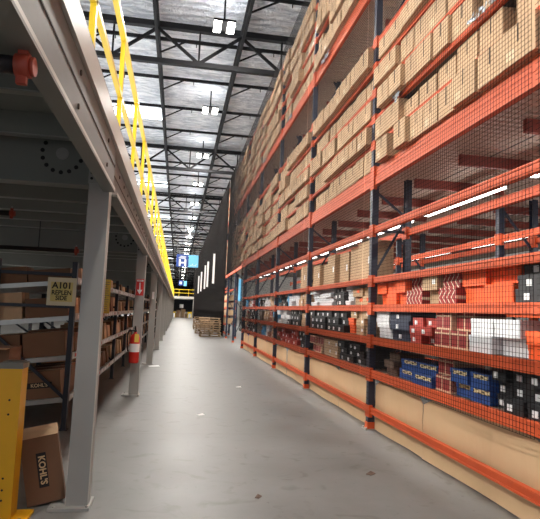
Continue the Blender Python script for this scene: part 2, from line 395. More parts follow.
def rack_bay(x, y0, y1, label, group, low=True, rear=0.5, detail=True, first=3.62, last_post=False):
    L = y1 - y0
    t = empty('pallet_rack', (x, y0, 0), label, 'rack', group)
    ends = [0] + ([L] if last_post else [])
    for e in ends:
        inst('post', pm(0, 8.75), t, (0, e, 0)); inst('post', pm(0, 8.75), t, (rear, e, 0), (0, 0, PI))
        inst('foot_plate', FOOT, t, (0, e, 0)); inst('foot_plate', FOOT, t, (rear, e, 0))
        z = 0.25; f = 1
        zz = [0.25, 1.3, 2.13, 2.95, 3.3, 4.4, 5.5, 6.4, 7.4, 8.5]
        for a, b in zip(zz[:-1], zz[1:]):
            br = MB().bar((0.02 if f else rear - 0.02, e, a), (rear - 0.02 if f else 0.02, e, b), 0.03, 0.03, 'navy'); br.build('brace', t); f = 1 - f
        MB().box(0.02, rear - 0.02, e - 0.015, e + 0.015, 2.72, 2.76, 'navy').build('brace', t)
    lv = (LOW if low else []) + UPA + UPB
    for z, h in lv:
        inst('beam', beam_mesh(L, h), t, (0, 0, z))
        if z > 0.5: inst('beam', beam_mesh(L, h), t, (rear, 0, z))
        if z > 0.5 and z not in (2.78, 5.55, 8.62):
            MB().box(0.03, rear - 0.03, 0.06, L - 0.06, z - 0.02, z - 0.004, 'shelf').build('shelf', t)
    for z in (3.62, 6.68):
        inst('beam', beam_mesh(L, 0.25, True), t, (0, 0, z))
    return t
bayname = ['at the right edge of the photo', 'nearest full one, right of the tall foreground post', 'second full one from the camera', 'third full one from the camera', 'fourth full one from the camera', 'last one before the cross passage']
for i in range(6):
    rack_bay(XR, YP[i], YP[i + 1], 'orange and navy steel rack bay, %s' % bayname[i], 'front pallet rack bays')
rack_bay(XR, YP[6], YP[7], 'rack bay bridging the cross passage, nearer half', 'bridging rack bays', low=False)
rack_bay(XR, YP[7], YP[8], 'rack bay bridging the cross passage, farther half', 'bridging rack bays', low=False)
fy = 29.5; k = 0
while fy < 90:
    rack_bay(XR, fy, fy + 3.75, 'netted dark rack bay beyond the passage, %s in the row' % ORD[k], 'far netted rack bays', last_post=False); fy += 3.75; k += 1
FAR_END = fy
# rear rack across the pick tunnel
for i in range(0, 6):
    y0, y1 = YP[i], YP[i + 1]; L = y1 - y0
    t = empty('pallet_rack', (4.63, y0, 0), 'rear rack bay across the pick tunnel, behind front bay %s' % ORD[i], 'rack', 'rear rack bays')
    inst('post', pm(0, 3.36), t); inst('post', pm(0, 3.36), t, (0.55, 0, 0), (0, 0, PI)); inst('foot_plate', FOOT, t); inst('foot_plate', FOOT, t, (0.55, 0, 0))
    for a, b, f in ((0.3, 1.1, 1), (1.1, 1.9, 0), (1.9, 2.6, 1), (2.6, 3.2, 0)):
        MB().bar((0.02 if f else 0.53, 0, a), (0.53 if f else 0.02, 0, b), 0.03, 0.03, 'navy').build('brace', t)
    for z, h in LOW[1:]:
        inst('beam', beam_mesh(L, h), t, (0, 0, z)); inst('beam', beam_mesh(L, h), t, (0.55, 0, z), None)
        if z < 2.6: MB().box(0.03, 0.52, 0.06, L - 0.06, z - 0.02, z - 0.004, 'shelf').build('shelf', t)
# walkway decks with their cross beams
for (zt, nm, lab) in ((3.62, 'lower', 'brown corrugated walkway deck seen from below, lower level of the racks'), (6.68, 'upper', 'brown corrugated walkway deck seen from below, upper level of the racks')):
    t = empty('walkway_deck', (0, 0, zt), lab, 'deck', 'rack walkway decks')
    MB().box(XR + 0.04, 9.5, -0.2, 29.4, -0.12, -0.06, 'deck').build('deck_panel', t)
    y = 0.9; n = 0
    while y < 29:
        MB().box(XR + 0.55, 4.6, y - 0.03, y + 0.03, -0.25, -0.12, 'shaded_orange').build('cross_beam', t)
        if zt < 4 and y < 20: MB().box(5.25, 8.2, y - 0.03, y + 0.03, -0.25, -0.12, 'shaded_orange').build('cross_beam', t)
        y += 1.24; n += 1
# strip lights in the tunnels
def strip(x, y, z, label, grp, L=2.2, e=32):
    t = empty('strip_light', (x, y, z), label, 'lamp', grp)
    MB().box(-0.05, 0.05, -L / 2, L / 2, 0.03, 0.09, 'white').build('housing', t)
    MB().box(-0.05, 0.05, -L / 2 + 0.03, L / 2 - 0.03, -0.04, 0.03, 'tube').build('tube', t)
    lamp(0, 0, t, 0.08, L - 0.1, e, (0, 0, -0.065), (1, 0.96, 0.9))
for i in range(9):
    strip(3.95, 4.45 + 2.72 * i, 3.24, 'white fluorescent strip under the lower deck, pick tunnel, %s from camera' % ORD[i], 'front tunnel strip lights')
for i in range(9):  # upper strips added out of view to brighten the deck underside
    strip(3.95, 2.2 + 2.9 * i, 6.32, 'added unseen fill strip under the upper walkway deck, %s from camera' % ORD[i], 'added upper tunnel fill strips', e=40)
for i in range(6):
    strip(6.2, 6.6 + 3.1 * i, 3.12, 'white fluorescent strip behind the rear rack, %s from camera' % ORD[i], 'rear tunnel strip lights')

# safety nets
def bay_d(i): return 0.0027 if i < 2 else (0.0032 if i < 4 else 0.0034)
def net(y0, y1, z0, z1, x, d, s, lab):
    b = MB(); y = y0; k = b._m('cord')
    def q(p):
        i = len(b.v); b.v += p
        for f in ((0, 1, 5, 4), (1, 2, 6, 5), (2, 3, 7, 6), (3, 0, 4, 7)): b.f.append([i + a for a in f]); b.mi.append(k); b.sm.append(False)
    while y <= y1 + 1e-6:
        q([(x - d / 2, y - d / 2, z0), (x + d / 2, y - d / 2, z0), (x + d / 2, y + d / 2, z0), (x - d / 2, y + d / 2, z0), (x - d / 2, y - d / 2, z1), (x + d / 2, y - d / 2, z1), (x + d / 2, y + d / 2, z1), (x - d / 2, y + d / 2, z1)]); y += s
    z = z0
    while z <= z1 + 1e-6:
        q([(x - d / 2, y0, z - d / 2), (x + d / 2, y0, z - d / 2), (x + d / 2, y0, z + d / 2), (x - d / 2, y0, z + d / 2), (x - d / 2, y1, z - d / 2), (x + d / 2, y1, z - d / 2), (x + d / 2, y1, z + d / 2), (x - d / 2, y1, z + d / 2)]); z += s
    o = b.build('safety_net'); tag(o, lab, 'net', 'black safety nets'); return o
for i in range(6):
    net(YP[i] + 0.02, YP[i + 1] - 0.02, 0.72, 8.8, 2.52, bay_d(i), 0.042, 'fine black safety net hung in front of the %s' % baylab[i])
net(22.17, 29.4, 3.4, 8.8, 2.52, 0.0042, 0.05, 'black safety net hung above the cross passage')
net(29.5, FAR_END, 0.1, 8.8, 2.5, 0.0055, 0.06, 'dense black netting on the far racks beyond the passage')

# ------------------------------------------------------------------ cartons on the upper tiers
cart_cache = {}
def carton_mesh(w, d, h, v):
    key = (w, d, h, v)
    if key in cart_cache: return cart_cache[key]
    b = MB(); b.box(0, d, 0, w, 0, h, 'kraft')
    b.box(-0.0015, 0, w / 2 - 0.009, w / 2 + 0.009, h * (0.5 if v != 1 else 0.35), h, 'slit')       # front flap slit
    b.box(0.0, d, w / 2 - 0.025, w / 2 + 0.025, h, h + 0.001, 'tape')
    if v == 2: b.box(-0.0018, 0, w * 0.62, w * 0.86, h * 0.12, h * 0.4, 'tape')
    cart_cache[key] = b.mesh('carton'); return cart_cache[key]
cand = []
tiers = [('lower', [3.62] + [z for z, _ in UPA[:-1]]), ('upper', [6.68] + [z for z, _ in UPB[:-1]])]
allb = YP[:-1]
baylab = ['right-edge bay', 'nearest full bay', 'second full bay', 'third full bay', 'fourth full bay', 'bay before passage', 'near passage bay', 'far passage bay']
for bi in range(8):
    y0, y1 = YP[bi] + 0.06, YP[bi + 1] - 0.06
    for sec, zs in tiers:
        for ti, z in enumerate(zs):
            y = y0; n = 0
            while True:
                w = random.choice((0.34, 0.38, 0.42, 0.38)); v = random.choice((0, 0, 1, 2))
                if y + w > y1: break
                if n == 0: hl, dl = 0.3, -0.06
                h = random.choice((0.25, 0.31, 0.27, 0.3, 0.315)); dx = random.choice((-0.1, -0.03, -0.07, -0.13, 0.0, -0.1))
                if random.random() < 0.05: y += 0.2; continue
                if n % 3: h, dx = hl + random.choice((0, 0, -0.015)), dl + random.uniform(-0.01, 0.01)
                hl, dl = h, dx
                p = proj(XR + dx, y + w / 2, z + h / 2)
                vis = p is not None and -25 < p[0] < 565 and -25 < p[1] < 540
                area = (abs(XR) * w * h * 540 * 540 / p[2] ** 3) if p else 0
                cand.append((area if vis else 0, bi, sec, ti, n, y, z, w, h, dx, v)); n += 1
                y += w + random.choice((0.008, 0.012, 0.02, 0.04))
cand.sort(key=lambda c: -c[0])
for c in cand[:300]:
    a, bi, sec, ti, n, y, z, w, h, dx, v = c
    o = inst('carton', carton_mesh(w, 0.42, h, v), None, (XR + dx, y, z + 0.001), (0, 0, R(random.uniform(-1.2, 1.2))))
    tag(o, 'kraft carton, %s, %s section, %s tier up, %s from near post' % (baylab[bi], sec, ORD[ti], ORD[n]), 'carton', 'kraft cartons on the upper rack tiers')
st = MB()
for c in cand[300:]:
    a, bi, sec, ti, n, y, z, w, h, dx, v = c
    st.box(XR + dx, XR + dx + 0.42, y, y + w, z + 0.001, z + h, 'kraft'); st.box(XR + dx - 0.0015, XR + dx, y + w / 2 - 0.005, y + w / 2 + 0.005, z + h * 0.5, z + h, 'slit')
fy = 29.6
while fy < FAR_END - 0.5:
    for sec, zs in tiers + [('low', [0.8, 1.25, 1.69, 2.07])]:
        for z in zs:
            if random.random() < 0.93: st.box(XR - 0.04, XR + 0.4, fy, fy + 0.4, z + 0.001, z + random.choice((0.27, 0.29, 0.25)), 'kraft')
    fy += 0.43
tag(st.build('cartons'), 'hundreds of distant and overhead kraft cartons filling the remaining rack tiers', 'cartons', kind='stuff')

# ------------------------------------------------------------------ goods on the lower shelves
gcache = {}
def goods(kind, d, w, h):
    key = (kind, round(w, 3), round(h, 3))
    if key in gcache: return gcache[key]
    base = {'orange': 'orangebox', 'chev': 'chev', 'kraft': 'kraft', 'kraftlab': 'kraft', 'kraftor': 'kraft', 'black': 'blackbox', 'white': 'white', 'navy': 'navybox', 'red': 'redbox', 'argyle': 'argyle', 'blue': 'bluebox', 'dbrown': 'brownbox', 'lblue': 'lightblue'}[kind]
    parts = []
    shoe = kind in ('orange', 'black', 'white', 'navy', 'red', 'blue', 'lblue', 'dbrown')
    b = MB()
    if shoe:
        b.box(0.004, d - 0.004, 0.004, w - 0.004, 0, h - 0.03, base)
        parts.append(('lid', MB().box(0, d, 0, w, h - 0.045, h, base).mesh('lid')))
    else:
        b.box(0, d, 0, w, 0, h, base)
        parts.append(('tape', MB().box(0.0, d, w / 2 - 0.025, w / 2 + 0.025, h, h + 0.001, 'tape').mesh('tape')))
    if kind in ('black', 'navy', 'red'):
        parts.append(('label', MB().box(-0.002, 0.004, w * 0.55, w * 0.55 + 0.065, h * 0.18, h * 0.18 + min(0.052, h * .48), 'label').mesh('label')))
    if kind in ('kraftlab', 'kraft'):
        parts.append(('label', MB().box(-0.002, 0, w * 0.12, w * 0.12 + 0.07, h * 0.4, h * 0.4 + min(h * 0.35, .1), 'label').mesh('label')))
    if kind == 'kraftor':
        parts.append(('label', MB().box(-0.002, 0, w * 0.3, w * 0.3 + 0.12, h * 0.45, h * 0.45 + 0.05, 'orangebox').mesh('label')))
    if kind == 'blue':
        parts.append(('ribbon', MB().box(-0.003, 0.004, w * 0.02, w * 0.8, h - 0.05, h - 0.012, 'ribbon').mesh('ribbon')))
    gcache[key] = (b.mesh('box'), parts); return gcache[key]
NAMES = {'orange': ('shoebox', 'bright orange shoebox'), 'chev': ('patterned_box', 'dark red chevron patterned box'), 'kraft': ('packing_box', 'plain kraft box'), 'kraftlab': ('packing_box', 'kraft box with white labels'), 'kraftor': ('packing_box', 'kraft box with orange label'),
         'black': ('shoebox', 'black shoebox with white label'), 'white': ('shoebox', 'white shoebox'), 'navy': ('shoebox', 'navy shoebox with white label'), 'red': ('shoebox', 'brick red shoebox'), 'argyle': ('patterned_box', 'dark red box framed in tan'),
         'blue': ('shoebox', 'royal blue shoebox'), 'dbrown': ('shoebox', 'dark brown shoebox'), 'lblue': ('shoebox', 'pale blue shoebox')}
SH = {2: 0.80, 3: 1.25, 4: 1.69, 5: 2.07}
SHN = {2: 'lowest shelf', 3: 'second shelf', 4: 'third shelf', 5: 'fourth shelf'}
stackc = {}
CT = {'packing_box': 'box', 'shoebox': 'box', 'patterned_box': 'box'}
def put(bi, sh, y0, y1, kind, cols, rows, h, x=XR + 0.05, rear=False, dep=0.33, skip=()):
    w = (y1 - y0) / cols
    for c in range(cols):
        key = (bi, sh, rear, kind); stackc[key] = stackc.get(key, -1) + 1
        for r in range(rows):
            if (c, r) in skip: continue
            me, parts = goods(kind, dep, w - 0.012, h)
            nm, ds = NAMES[kind]
            if rows > 1 and r == rows - 1 and c and random.random() < 0.2: continue
            o = inst(nm, me, None, (x + random.choice((-0.04, -0.02, 0, 0.03, 0.05)) + random.uniform(-0.01, 0.01), y0 + c * w + 0.006 + random.uniform(-0.003, 0.003), SH[sh] + r * (h + 0.0015) + 0.001), (0, 0, R(random.uniform(-1.6, 1.6))))
            for pn, pmh in parts: inst(pn, pmh, o)
            bl = ('rear bay %s' % ORD[bi]) if rear else baylab[bi]
            lv = {0: 'bottom', rows - 1: 'top'}.get(r, ORD[r] + ' up') if rows > 1 else 'single layer'
            tag(o, '%s, %s, %s, %s stack, %s' % (ds, bl, SHN[sh], ORD[stackc[key]], lv), CT[nm], '%s in the lower racks' % (ds.split(' with')[0] + 'es'))
# nearest full bay
put(1, 4, 6.15, 7.12, 'orange', 3, 2, 0.145, skip=())
put(1, 4, 5.70, 6.12, 'chev', 1, 2, 0.165); put(1, 4, 5.31, 5.68, 'kraft', 1, 2, 0.15); put(1, 4, 4.93, 5.29, 'chev', 1, 2, 0.16)
put(1, 4, 4.03, 4.90, 'orange', 2, 2, 0.165); put(1, 4, 3.57, 3.98, 'black', 1, 3, 0.11)
put(1, 3, 6.70, 7.14, 'white', 1, 5, 0.068); put(1, 3, 6.06, 6.66, 'navy', 1, 3, 0.12); put(1, 3, 5.42, 6.02, 'red', 2, 3, 0.095)
put(1, 3, 4.71, 5.38, 'argyle', 2, 2, 0.175); put(1, 3, 3.93, 4.69, 'white', 2, 2, 0.15); put(1, 3, 3.57, 3.9, 'orange', 1, 2, 0.11)
put(1, 2, 6.44, 6.78, 'dbrown', 1, 3, 0.09); put(1, 2, 5.42, 6.40, 'blue', 2, 2, 0.115); put(1, 2, 5.06, 5.39, 'argyle', 1, 2, 0.16)
put(1, 2, 4.38, 5.04, 'blue', 2, 2, 0.13); put(1, 2, 4.15, 4.37, 'black', 1, 3, 0.115); put(1, 2, 3.87, 4.14, 'black', 1, 3, 0.115); put(1, 2, 3.57, 3.85, 'black', 1, 3, 0.12)
# second bay
put(2, 5, 9.7, 10.8, 'kraft', 2, 1, 0.42); put(2, 5, 8.62, 9.62, 'kraftlab', 2, 1, 0.52); put(2, 5, 7.34, 8.56, 'kraft', 2, 1, 0.56)
put(2, 4, 9.33, 10.8, 'white', 3, 4, 0.075); put(2, 4, 8.57, 9.3, 'black', 2, 3, 0.105); put(2, 4, 8.26, 8.54, 'white', 1, 4, 0.075); put(2, 4, 7.34, 8.24, 'kraftor', 2, 2, 0.13)
put(2, 3, 9.67, 10.85, 'black', 3, 3, 0.115); put(2, 3, 8.53, 9.64, 'black', 3, 3, 0.115); put(2, 3, 8.22, 8.5, 'orange', 1, 2, 0.12); put(2, 3, 7.34, 8.2, 'kraft', 3, 3, 0.12)
put(2, 2, 9.9, 10.8, 'argyle', 2, 2, 0.15); put(2, 2, 8.88, 9.8, 'kraft', 2, 2, 0.14); put(2, 2, 7.34, 8.85, 'black', 4, 3, 0.1)
# third bay
put(3, 5, 11.1, 12.1, 'kraft', 2, 1, 0.5)
put(3, 4, 13.4, 14.55, 'black', 2, 3, 0.11); put(3, 4, 13.1, 13.35, 'lblue', 1, 3, 0.12); put(3, 4, 12.05, 13.05, 'white', 3, 3, 0.12); put(3, 4, 11.1, 12.0, 'kraft', 2, 2, 0.15)
put(3, 3, 13.2, 14.55, 'white', 3, 3, 0.11, skip=((0, 2),)); put(3, 3, 11.9, 13.15, 'black', 3, 3, 0.12); put(3, 3, 11.1, 11.85, 'kraft', 2, 2, 0.14)
put(3, 2, 12.05, 14.5, 'red', 5, 3, 0.11); put(3, 2, 11.1, 12.0, 'black', 2, 3, 0.115)
seq = [('black', 3, .11), ('white', 3, .11), ('kraft', 2, .15), ('lblue', 2, .14), ('red', 3, .1), ('argyle', 2, .15), ('black', 3, .12), ('kraft', 2, .16), ('dbrown', 3, .1)]
for bi in (4, 5):
    for sh in (2, 3, 4):
        y = YP[bi] + 0.12
        while y < YP[bi + 1] - 0.75:
            kd, rw, hh = random.choice(seq); w = 0.62
            put(bi, sh, y, y + w, kd, 2, rw, hh); y += w + 0.02
for sh in (2, 3, 4):
    y = 1.9
    for kd, rw, hh in (('black', 3, .11), ('kraft', 2, .15)):
        put(0, sh, y, y + 0.7, kd, 2, rw, hh); y += 0.75
for bi in range(1, 5):
    for sh in (3, 4):
        y = YP[bi] + 0.12
        while y < YP[bi + 1] - 0.9:
            kd, rw, hh = random.choice((('kraft', 2, .15), ('argyle', 2, .15), ('black', 2, .15), ('kraft', 2, .16), ('white', 2, .14)))
            put(bi, sh, y, y + 0.8, kd, 2, rw, hh, x=4.7, rear=True); y += 0.84
# shrink film scraps
film = MB(); rs = random.Random(3)
for q in range(9):
    a = (2.6 + rs.uniform(-.02, .02), 6.2 + q * 0.035, 4.36 + q * 0.015 + rs.uniform(-.04, .04)); film.bar(a, (2.6 + rs.uniform(-.02, .02), a[1] + 0.05, a[2] + rs.uniform(-.16, .03)), 0.004, 0.05, 'plastic')
tag(film.build('plastic_film'), 'crumpled clear plastic film hanging off a carton near tall navy post', 'film')
film = MB()
for q in range(18):
    a = (2.6 + rs.uniform(-.02, .02), 3.95 + q * 0.035, 4.37 + rs.uniform(-.015, .03)); film.bar(a, (2.6 + rs.uniform(-.02, .02), a[1] + 0.05, 4.37 + rs.uniform(-.03, .03)), 0.004, 0.035, 'plastic')
tag(film.build('plastic_film'), 'strip of crumpled clear film along a beam at upper right', 'film')

for q_, yy_ in enumerate((9.7, 13.1, 17.4)):
    film = MB()
    for q in range(12):
        film.bar((2.61 + rs.uniform(-.02, .02), yy_ + q * 0.05, 6.6 + rs.uniform(-.03, .03)), (2.61, yy_ + q * 0.05 + 0.07, 6.6 + rs.uniform(-.05, .05)), 0.004, 0.07, 'plastic')
    tag(film.build('plastic_film'), 'crumpled clear film stuck along the upper walkway beam, %s from camera' % ORD[q_], 'film')
# cardboard sheets along the rack foot
for bi in range(6):
    y0, y1 = YP[bi] + 0.06, YP[bi + 1] - 0.06; mid = (y0 + y1) / 2 + (0.35 if bi % 2 else -0.2)
    for a, b, nm in ((y0, mid - 0.01, 'nearer'), (mid + 0.01, y1, 'farther')):
        n = 10; mb = MB(); k = mb._m('sheet')
        ph = random.uniform(0, 6); zt = 0.69
        for s_ in (0, 1):
            for j in range(n + 1):
                u = j / n; xx = XR + 0.05 + 0.012 * math.sin(u * 6 + ph) + s_ * 0.006
                dip = 0.10 * (max(0, abs(u - 0.5) * 2 - 0.75) / 0.25) ** 2
                mb.v += [(xx, a + (b - a) * u, 0.012), (xx + 0.015 * math.sin(u * 9 + ph), a + (b - a) * u, zt - 0.02 - dip * 0.8)]
        o_ = 2 * (n + 1)
        for j in range(n):
            i = 2 * j
            mb.f += [[i, i + 1, i + 3, i + 2], [o_ + i, o_ + i + 2, o_ + i + 3, o_ + i + 1], [i + 1, o_ + i + 1, o_ + i + 3, i + 3], [i, i + 2, o_ + i + 2, o_ + i]]
        mb.f += [[0, o_, o_ + 1, 1], [2 * n, 2 * n + 1, o_ + 2 * n + 1, o_ + 2 * n]]
        mb.mi = [k] * len(mb.f); mb.sm = [False] * len(mb.f)
        tag(mb.build('cardboard_sheet'), 'tan cardboard sheet behind low orange rail, %s, %s half' % (baylab[bi], nm), 'cardboard', 'cardboard sheets along the rack foot')

# ------------------------------------------------------------------ mezzanine on the left
XC = -0.67; YCOL = [-0.83 + 5.33 * k for k in range(0, 18)]
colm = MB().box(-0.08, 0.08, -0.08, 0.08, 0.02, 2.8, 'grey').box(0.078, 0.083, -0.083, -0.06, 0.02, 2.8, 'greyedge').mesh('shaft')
basem = MB().box(-0.2, 0.1, -0.14, 0.13, 0, 0.02, 'grey').mesh('base_plate')
boltm = MB().cyl((0, 0, 0), (0, 0, 0.012), 0.013, 'silver', 6).mesh('anchor_bolt')
for i, y in enumerate(YCOL):
    t = empty('steel_column', (XC, y, 0), 'square grey steel column holding up the mezzanine edge, %s from camera' % ORD[i], 'column', 'mezzanine columns')
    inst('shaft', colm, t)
    if i in (1, 2, 3):
        cp = MB().box(-0.085, 0.03, -0.092, -0.081, 2.5, 2.79, 'grey')
        for q in range(6):
            for xx in (-0.06, -0.01): cp.cyl((xx, -0.0935, 2.54 + q * 0.045), (xx, -0.0915, 2.54 + q * 0.045), 0.012, 'ink', 8)
        cp.build('connection_plate', t)
    inst('base_plate', basem, t)
    for bx, by in ((-0.16, -0.11), (-0.16, 0.1), (0.08, -0.11)): inst('anchor_bolt', boltm, t, (bx, by, 0.02))
mz = empty('mezzanine', (-0.6, 0, 2.45), 'grey steel mezzanine floor above the left storage racks', 'mezzanine')
YE = YCOL[-1]
def mpart(name, mb, parent=mz):
    o = mb.build(name, parent); o.location = (0.6, 0, -2.45); return o
e = MB()
for i in range(len(YCOL) - 1):
    a, b = YCOL[i] + 0.082, YCOL[i + 1] - 0.082
    xw = -0.56 if i == 0 else -0.6
    e.box(-0.635, -0.545, a, b, 2.44, 2.455, 'deckgrey').box(xw - 0.012, xw, a, b, 2.455, 2.8, 'webgrey').box(-0.551, -0.545, a, b, 2.455, 2.475, 'greyedge')
    e.box(xw, xw + 0.003, a, b, 2.645, 2.655, 'ink')
    yy = a + 0.12
    while yy < b:
        for zz in (2.55, 2.73):
            e.cyl((xw, yy, zz), (xw + 0.006, yy, zz), 0.016, 'slit', 8)
        yy += 1.15 if i == 0 else (0.42 if yy < 20 else 5)
mpart('edge_beam', e)
mpart('bounce_layer', MB().box(-14, -0.7, YCOL[0] - 2, YE, 3.03, 3.05, 'bounce_pale'))  # unseen pale top layer added to bounce lamp light onto the ceiling
mpart('edge_band', MB().box(-0.66, -0.54, YCOL[0], YE, 2.8, 2.97, 'greyedge'))
mpart('deck_floor', MB().box(-14, -0.56, YCOL[0] - 2, YE, 2.97, 3.03, 'deckgrey'))
pb = 0.0
for i, y in enumerate(YCOL):
    c = MB().box(-14, -0.76, y + 0.02, y + 0.035, 2.5, 2.97, 'deckgrey').box(-14, -0.76, y - 0.05, y + 0.1, 2.49, 2.5, 'deckgrey')
    cx, cz = -0.99, 2.75
    if i in (1, 2, 3):
        for q in range(15):
            a = 2 * PI * q / 15 + 0.1; px, pz = cx + 0.155 * math.cos(a), cz + 0.155 * math.sin(a)
            c.cyl((px, y + 0.016, pz), (px, y + 0.021, pz), 0.017, 'ink', 10)
        c.cyl((cx, y + 0.014, cz), (cx, y + 0.021, cz), 0.05, 'grey', 16)
    mpart('cross_beam', c)
y = YCOL[0] - 0.3; pur = 0
while y < 62:
    if min(abs(y - q) for q in YCOL) > 0.2:
        mpart('floor_purlin', MB().box(-14, -0.68, y, y + 0.012, 2.8, 2.97, 'deckgrey').box(-14, -0.68, y, y + 0.07, 2.79, 2.8, 'silver'))  # flange highlights put into a brighter material than the web
    y += 0.89
mpart('splice_plate', MB().box(-0.62, -0.61, 4.7, 4.95, 2.47, 2.79, 'deckgrey'))
# railing
rl = empty('safety_railing', (-0.65, 0, 2.97), 'yellow steel safety railing along the mezzanine edge', 'railing')
py = 0.3
while py < 86:
    MB().box(-0.02, 0.02, py - 0.03, py + 0.03, 0.0, 1.12, 'yellow').box(-0.035, 0.03, py - 0.05, py + 0.05, 0, 0.01, 'yellow').build('railing_post', rl); py += 1.62
MB().box(-0.025, 0.025, 0.2, 86, 1.1, 1.15, 'yellow').build('top_rail', rl)
MB().box(-0.02, 0.02, 0.2, 86, 0.53, 0.575, 'yellow').build('mid_rail', rl)
for i in range(10):  # strips added to brighten the dark mezzanine underside
    strip(-6.0, 2.2 + 5.33 * i, 2.70, 'added fill strip under the mezzanine behind the flow racks, %s from camera' % ORD[i], 'added mezzanine fill strips', e=110)
# pipes with red end caps
for (xe, y, z, d) in ((-0.57, 2.0, 2.385, 'closest, near the top left corner'), (-2.19, 7.5, 2.69, 'middle one'), (-1.62, 9.0, 2.38, 'lowest, above the flow racks')):
    t = empty('sprinkler_pipe', (xe, y, z), 'black sprinkler pipe with red end cap under mezzanine, %s' % d, 'pipe', 'capped sprinkler pipes')
    MB().cyl((-9, 0, 0), (-0.03, 0, 0), 0.033, 'black', 14).build('pipe', t)
    MB().cyl((-0.05, 0, 0), (0.0, 0, 0), 0.042, 'redcap', 16).cyl((0.0, 0, 0), (0.015, 0, 0), 0.034, 'redcap', 16).box(-0.045, -0.01, -0.012, 0.012, 0.04, 0.068, 'redcap').box(-0.045, -0.01, -0.012, 0.012, -0.068, -0.04, 'redcap').build('end_cap', t)
    MB().cyl((-0.028, 0, 0.05), (-0.028, 0, 0.095), 0.008, 'silver', 8).build('bolt', t.children[-1])
    MB().cyl((-0.6, 0, 0.03), (-0.6, 0, 2.97 - z), 0.008, 'black', 6).build('hanger_rod', t)

# ------------------------------------------------------------------ carton flow racks
FX0, FX1, FX2 = -1.29, -2.2, -3.6; FP = 2.44; SL = 0.11
FL = [0.39, 0.90, 1.39, 1.84]
fpost = MB().box(-0.03, 0.03, -0.04, 0.04, 0, 2.06, 'flowpost').box(-0.05, 0.05, -0.05, 0.05, 0, 0.01, 'flowpost').mesh('upright')
def flow_bay(i, y0, first):
    t = empty('carton_flow_rack', (FX0, y0, 0), 'black carton flow rack bay with sloped roller shelves, %s from camera' % ORD[i], 'rack', 'carton flow rack bays')
    for e in (0,) if i < 12 else (0, FP):
        for x in (0, FX1 - FX0, FX2 - FX0): inst('upright', fpost, t, (x, e, 0))
        MB().bar((-0.02, e, 0.38), (FX1 - FX0, e, 1.17), 0.035, 0.035, 'flowpost').build('brace', t)
        MB().bar((FX1 - FX0, e, 0.38), (FX2 - FX0, e, 1.3), 0.035, 0.035, 'flowpost').build('brace', t)
        for z in (1.5, 1.9): MB().box(FX2 - FX0, 0, e - 0.015, e + 0.015, z - 0.02, z + 0.02, 'flowpost').build('brace', t)
    D = FX0 - FX2
    for z in FL:
        a = math.atan(SL); T = Matrix.Translation((0, 0, z)) @ Matrix.Rotation(-a, 4, 'Y')
        r = MB()
        for yy in ((0.05, 0.075) if i else (0.0, 0.03)), (FP - 0.06, FP - 0.035): MB().box(-D, 0.02, yy[0], yy[1], -0.055, 0.0, 'silver', T).build('side_rail', t)
        l = MB().box(0.02, 0.035, 0.04, FP - 0.04, z - 0.05, z + 0.03, 'silver')
        w = MB(); x = -0.02
        n = 36 if i < 2 else 16
        for q in range(n):
            x = -0.03 - q * (D - 0.06) / n
            w.box(x - 0.012, x + 0.012, 0.075, FP - 0.06, -0.03, -0.01, 'roller', T)
        w.build('roller_track', t)
        yy = 0.2
        while yy < FP - 0.2:
            l.box(0.035, 0.037, yy, yy + 0.09, z - 0.035, z + 0.01, random.choice(('label', 'label', 'redbox', 'label'))); yy += random.choice((0.25, 0.32, 0.4))
        l.build('front_lip', t)
    return t
NFB = 13
for i in range(NFB): flow_bay(i, 7.09 + FP * i, i == 0)
fc = {}
def fcarton(w, d, h, m):
    k = (w, d, h, m)
    if k not in fc:
        fc[k] = MB().box(-d, 0, 0, w, 0, h, m).box(-d, 0, w / 2 - 0.025, w / 2 + 0.025, h, h + 0.001, 'tape').box(0, 0.001, w / 2 - 0.003, w / 2 + 0.003, h * 0.6, h, 'slit').mesh('carton')
    return fc[k]
FSN = ['bottom', 'second', 'third', 'top']
rf = random.Random(11); FB = MB()
for i in range(NFB):
    for zi, z in enumerate(FL):
        nd = 4 if i == 0 else (2 if i < 3 else 1)
        for dep in range(nd):
            y = 7.09 + FP * i + (0.09 if i else 0.04); n = 0
            while y < 7.09 + FP * (i + 1) - 0.42:
                w = rf.choice((0.3, 0.36, 0.4)); h = rf.choice((0.24, 0.3, 0.33)) if zi < 3 else rf.choice((0.15, 0.17, 0.2)); d = 0.5
                xx = FX0 - 0.03 - dep * 0.54 - rf.uniform(0, 0.04)
                if dep and y > 7.09 + FP * i + (0.5): break
                if rf.random() < (0.12 if i else 0.0): y += w; continue
                a = math.atan(SL)
                if i > 7:
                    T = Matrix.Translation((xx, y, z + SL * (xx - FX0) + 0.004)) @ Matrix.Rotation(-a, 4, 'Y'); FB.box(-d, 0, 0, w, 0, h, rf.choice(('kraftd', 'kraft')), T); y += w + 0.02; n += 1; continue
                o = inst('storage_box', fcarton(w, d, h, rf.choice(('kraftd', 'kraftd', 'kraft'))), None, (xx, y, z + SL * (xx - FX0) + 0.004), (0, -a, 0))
                tag(o, 'brown box on flow rack bay %s, %s shelf, %s along, row %s' % (ORD[i], FSN[zi], ORD[n], ORD[dep]), 'box', 'brown boxes on the flow racks')
                if i == 0 and zi == 0 and n == 0 and dep == 0: KB = o
                n += 1; y += w + 0.02
tag(FB.build('storage_boxes'), 'distant brown boxes packed on the farthest flow rack shelves', 'boxes', kind='stuff')
bk = MB().box(-0.40, -0.10, -0.0045, -0.001, 0.13, 0.2, 'ink').build('brand_patch', KB)
text_obj("KOHL'S", 0.062, KB, 'printed_name', face_minus_y(-0.25, -0.005, 0.165), 'tape', 0.0008, 0.001, 0.95)
